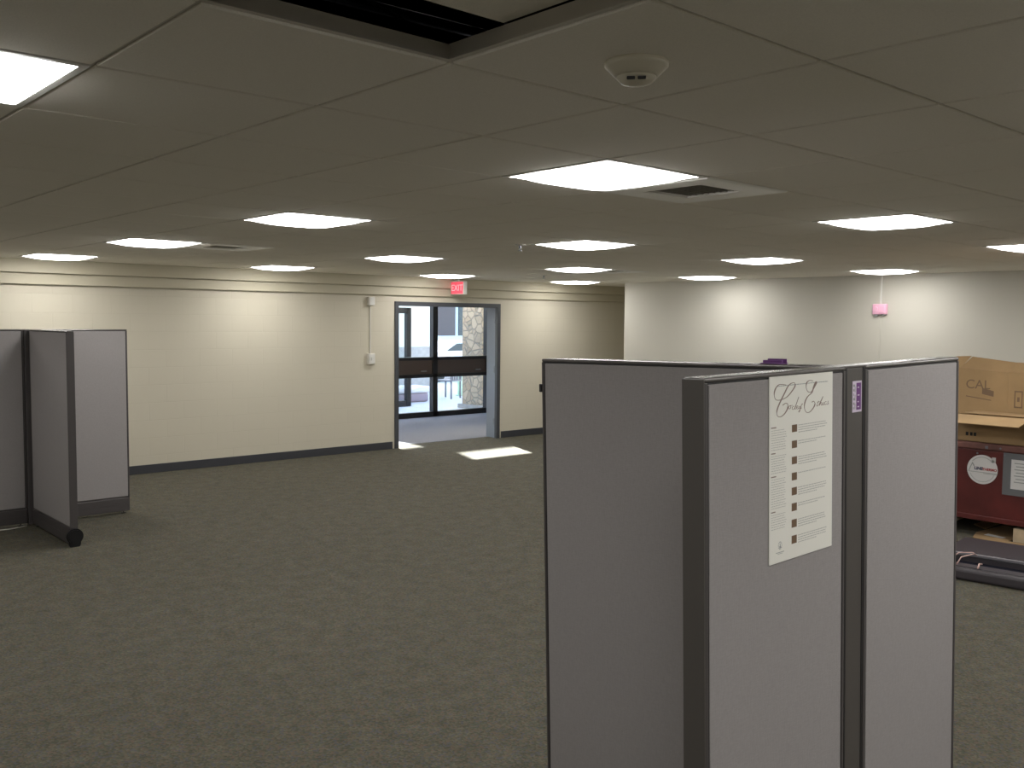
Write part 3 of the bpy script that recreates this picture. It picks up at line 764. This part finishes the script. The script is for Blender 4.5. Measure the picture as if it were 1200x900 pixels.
# dark frame lying flat
fr = thing('flat_frame', 'dark slate metal frame with navy insert lying flat on the carpet', 'frame', (6.68, 2.75, 0), math.radians(7))
FL = 1.75; FD = 1.06; hb = .085
for nm, a in (('near_rail', (0, .16, -FL, .24)), ('far_rail', (.47, FD, -FL, .24))):
    b = newbm(); bx(b, a[0], a[1], a[2], a[3], .001, hb, .022, seg=3); bx(b, a[0]+.05, a[1]-.015, a[2]+.01, a[3]-.01, hb-.004, hb+.006, .003); obj(nm, b, FRM, fr)
for y in (.15, -FL):
    b = newbm(); bx(b, .15, .48, y, y+.09, .001, hb-.005, .012); obj('end_rail', b, FRM, fr)
b = newbm(); bx(b, .15, .48, -FL+.08, .16, .004, .030, .002); obj('insert', b, NAVY, fr)
b = newbm(); bx(b, .455, .485, -FL, .22, hb-.01, hb+.010, .003); obj('bright_edge', b, EDGEM, fr)
b = newbm(); tube(b, [(6.73, 2.77, hb+.016), (6.85, 2.79, .125), (6.98, 2.785, .12), (7.10, 2.80, .105)], .005, 6)
tag(obj('loose_wire', b, TIE), 'longer pale pink loose wire across the left end of the flat frame', 'wire')
b = newbm(); tube(b, [(6.80, 2.85, hb+.016), (6.90, 2.83, .142), (7.00, 2.77, .138), (7.06, 2.76, hb+.02)], .004, 6)
tag(obj('loose_wire', b, TIE), 'shorter pink wire crossing the longer one on the flat frame', 'wire')
b = newbm(); tube(b, [(6.73, 2.625, hb+.012), (6.80, 2.645, hb+.026), (6.87, 2.655, hb+.012)], .006, 6)
tag(obj('wire_tie', b, TIE), 'short pale wire tie on the near rail of the flat frame', 'wire')

# ------------------------------------------------------------------ corridor behind the door
KX0, KX1, KY = 6.4, 11.95, 13.95
KH = 2.62
bm = newbm(); bx(bm, KX0-.2, KX0, W1+TH, KY+.1, 0, 3.2); struct('wall_corridor_left', bm, PAINT)
bm = newbm(); bx(bm, KX1, KX1+.2, W1+TH, KY+.1, 0, 3.2); struct('wall_corridor_right', bm, PAINT)
bm = newbm(); bx(bm, KX0-.2, KX1+.2, W1+TH-.01, KY+.2, KH, KH+.1); struct('ceiling_corridor', bm, TILE)
bm = newbm(); bx(bm, KX0-.2, KX1+.2, KY-.02, KY+.12, KH-.25, KH+.7); struct('wall_corridor_header', bm, PAINT)
MUL = [6.45, 8.18, 9.33, 10.56, 11.86]
bm = newbm()
for k, x in enumerate(MUL): bx(bm, x-.055, x+.055, KY-.03, KY+.08, 0, KH-.2, .004)
bx(bm, MUL[0], MUL[-1], KY-.03, KY+.08, 0, .10, .004); bx(bm, MUL[0], MUL[-1], KY-.02, KY+.07, 2.18, 2.42, .004)
bx(bm, MUL[0], MUL[-1], KY-.03, KY+.07, 1.055, 1.115, .004); bx(bm, MUL[0], MUL[-1], KY-.03, KY+.07, .735, .80, .004)
w1_ = struct('window_1', bm, BRONZE)
for a, c in zip(MUL, MUL[1:]):
    bm = newbm(); bx(bm, a+.05, c-.05, KY+.005, KY+.03, .795, 1.06, .002); obj('brown_panel', bm, BROWNP, w1_)
    bm = newbm(); bx(bm, a+.05, c-.05, KY+.02, KY+.026, .095, .74); obj('pane', bm, GLASS, w1_)
    bm = newbm(); bx(bm, a+.05, c-.05, KY+.02, KY+.026, 1.11, 2.19); obj('pane', bm, GLASS, w1_)
    bm = newbm(); bx(bm, c-.32, c-.20, KY-.035, KY-.01, .845, .865, .004); obj('handle', bm, STEEL, w1_)

# ------------------------------------------------------------------ outdoors
bm = newbm(); bx(bm, -10, 50, 14.03, 60, -.12, -.005); struct('ground_outside', bm, CONC)
bm = newbm(); bx(bm, 2, 13.2, 14.07, 14.30, 2.62, 2.80, .01); struct('added_overhang', bm, CREAMX)  # unseen overhang added to darken the daylight at the glazing
t = thing('stone_column', 'tan fieldstone column outside the right glass door', 'column', (12.44, 14.75, 0))
bm = newbm(); bx(bm, -.30, .36, -.30, .36, 0, 2.545, .03); obj('shaft', bm, STONE, t)
bm = newbm(); bx(bm, -.36, .42, -.36, .42, -.003, .08, .01); obj('plinth', bm, MASON, t)
t = thing('glass_entry_door', 'dark framed glass door standing outside beyond the corridor glazing', 'door', (11.47, 16.0, 0))
for x in (-.055, -1.25):
    bm = newbm(); bx(bm, x-.055, x+.055, -.05, .05, 0, 2.05, .004); obj('stile', bm, BRONZE, t)
bm = newbm(); bx(bm, -1.25, -.055, -.05, .05, 1.93, 2.05, .004); obj('head_rail', bm, BRONZE, t)
bm = newbm(); bx(bm, -1.20, -.11, -.04, .04, .0, .12, .004); obj('bottom_rail', bm, BRONZE, t)
bm = newbm(); bx(bm, -1.20, -.11, -.004, .004, .12, 1.93); obj('pane', bm, GLASS, t)
t = thing('garden_bench', 'low mauve bench with pale rounded top outside the lower left pane', 'bench', (11.2, 16.9, 0))
bm = newbm(); bx(bm, -1.5, 1.28, -.22, .30, 0, .20, .05, seg=4); obj('bench_body', bm, MAUVE, t)
bm = newbm(); bx(bm, -1.55, 1.33, -.27, .35, .20, .34, .06, seg=5); obj('bench_top', bm, BENCHW, t)
t = thing('cream_building', 'sunlit cream building with a tan masonry base beyond the glazing', 'building', (12.0, 20.0, 0))
bm = newbm(); bx(bm, -.25, 3.1, 0, 3, 1.10, 4.66); obj('upper_wall', bm, CREAMX, t)  # height above the visible part is shaped to cut the sun patch
bm = newbm(); bx(bm, -7, -.25, 0, 3, 1.10, 3.3); obj('lower_wing', bm, CREAMX, t)  # unseen top kept low so a band of sun passes over
bm = newbm(); bx(bm, -7, -.25, 0, .3, 4.42, 5.9); obj('sun_block_slab', bm, CREAMX, t)  # unseen slab added above the wing to block the sun
for x in (-6.5, -3.6, -2.4):
    bm = newbm(); bx(bm, x-.08, x+.08, .07, .23, 3.3, 4.42); obj('block_slab_post', bm, CREAMX, t)  # added only to carry the unseen blocking slab
bm = newbm(); bx(bm, -7.02, 3.12, -.04, 3, -.003, 1.10, .02); obj('masonry_base', bm, MASON, t)
t = thing('office_building', 'distant pale building with dark window bands seen through the right pane', 'building', (26.0, 32.0, 0))
bm = newbm(); bx(bm, -8, 9, 0, 6, -.003, 7.0); obj('facade', bm, FARW, t)
for k in range(9):
    bm = newbm(); bx(bm, -7.7+k*1.8, -6.1+k*1.8, -.06, .02, 1.15, 3.4); obj('window', bm, FARB if k % 2 else FARG, t)
t = thing('parked_car', 'white parked car seen through the upper right glass pane', 'car', (17.9, 22.8, 0), math.radians(5))
prof = [(-2.1, .22), (-2.12, .62), (-1.95, .78), (-1.15, .86), (-.62, 1.17), (.75, 1.19), (1.35, .90), (2.05, .80), (2.12, .55), (2.1, .22)]
def extr(bm, prof, y0, y1, ins=0):
    a = [bm.verts.new((x, y0, z)) for x, z in prof]; b = [bm.verts.new((x, y1, z)) for x, z in prof]; n = len(prof)
    bm.faces.new(a); bm.faces.new(b[::-1])
    for k in range(n): bm.faces.new((a[k], b[k], b[(k+1) % n], a[(k+1) % n]))
bm = newbm(); extr(bm, prof, -.85, .85); bmesh.ops.bevel(bm, geom=list(bm.edges), offset=.04, segments=2, affect='EDGES'); obj('body', bm, CARW, t)
for pf in ([(-.98, .90), (-.58, 1.11), (-.05, 1.13), (-.05, .90)], [(.03, .90), (.03, 1.13), (.70, 1.12), (1.15, .90)]):
    bm = newbm(); extr(bm, pf, -.868, -.84); obj('side_window', bm, FARG, t)
for x in (-1.35, 1.35):
    for y in (-.80, .80):
        bm = newbm(); cyl(bm, (x, y, .30), .30, .2, 'y', 28); obj('wheel', bm, TYRE, t)
t = thing('patio_chair', 'grey metal patio chair outside the lower right pane', 'chair', (13.35, 17.1, 0), math.radians(200))
for x in (-.2, .2):
    for y in (-.2, .2):
        bm = newbm(); bx(bm, x-.015, x+.015, y-.015, y+.015, 0, .42); obj('leg', bm, PATIO, t)
bm = newbm(); bx(bm, -.23, .23, -.23, .23, .40, .43, .008); obj('seat', bm, PATIO, t)
bm = newbm()
for x in (-.21, .21): bx(bm, x-.015, x+.015, .19, .22, .43, .82)
bx(bm, -.22, .22, .19, .22, .76, .82)
for k in range(5): bx(bm, -.15+k*.075-.01, -.15+k*.075+.01, .195, .215, .43, .78)
obj('backrest', bm, PATIO, t)
t = thing('green_bollard', 'slim pale green post outside beside the stone column', 'post', (14.05, 17.55, 0))
bm = newbm(); cyl(bm, (0, 0, .30), .055, .60, 'z', 20); obj('shaft', bm, GREENP, t)
bm = newbm(); lathe(bm, [(.07, .60), (.07, .63), (.04, .66), (.005, .67)], 20); obj('cap', bm, GREENP, t)
bm = newbm(); cyl(bm, (0, 0, .01), .10, .02, 'z', 20); obj('base_plate', bm, GREENP, t)

# ------------------------------------------------------------------ light from outside
w = bpy.data.worlds.new('World'); sc.world = w; w.use_nodes = True
nt = w.node_tree; bg = nt.nodes['Background']
sky = nt.nodes.new('ShaderNodeTexSky'); sky.sky_type = 'NISHITA'; sky.sun_disc = False
sky.sun_elevation = math.radians(27); sky.sun_rotation = math.radians(18); sky.dust_density = 1.5
nt.links.new(sky.outputs[0], bg.inputs[0]); bg.inputs[1].default_value = 1.25
L = bpy.data.lights.new('sun', 'SUN'); L.energy = 65.0; L.angle = math.radians(.55); L.color = (1, .95, .88)
so = bpy.data.objects.new('sun', L); COL.objects.link(so); so.location = (16, 20, 10)
sd = Vector((-.38, -1, -.46)).normalized()
so.rotation_euler = sd.to_track_quat('-Z', 'Y').to_euler()

# ------------------------------------------------------------------ camera
cam = bpy.data.cameras.new('camera'); co = bpy.data.objects.new('camera', cam); COL.objects.link(co)
cam.sensor_width = 36; cam.lens = 36*1099.8/1200; cam.clip_start = .05; cam.clip_end = 200
yaw, pitch, roll = .7306, .0666, -.0092
cy, sy, cp, sp_ = math.cos(yaw), math.sin(yaw), math.cos(pitch), math.sin(pitch)
fw_ = Vector((sy*cp, cy*cp, -sp_)); rt = Vector((cy, -sy, 0)); up = rt.cross(fw_)
r2 = rt*math.cos(roll) - up*math.sin(roll); u2 = up*math.cos(roll) + rt*math.sin(roll)
M = Matrix((r2, u2, -fw_)).transposed().to_4x4(); M.translation = (0, 0, EYE)
co.matrix_world = M
sc.camera = co

vs = sc.view_settings
vs.view_transform = 'Standard'; vs.look = 'None'; vs.gamma = 1; vs.use_curve_mapping = False
vs.exposure = 0.0
sc.render.film_transparent = False
sc.cycles.max_bounces = 8
sc.cycles.diffuse_bounces = 5
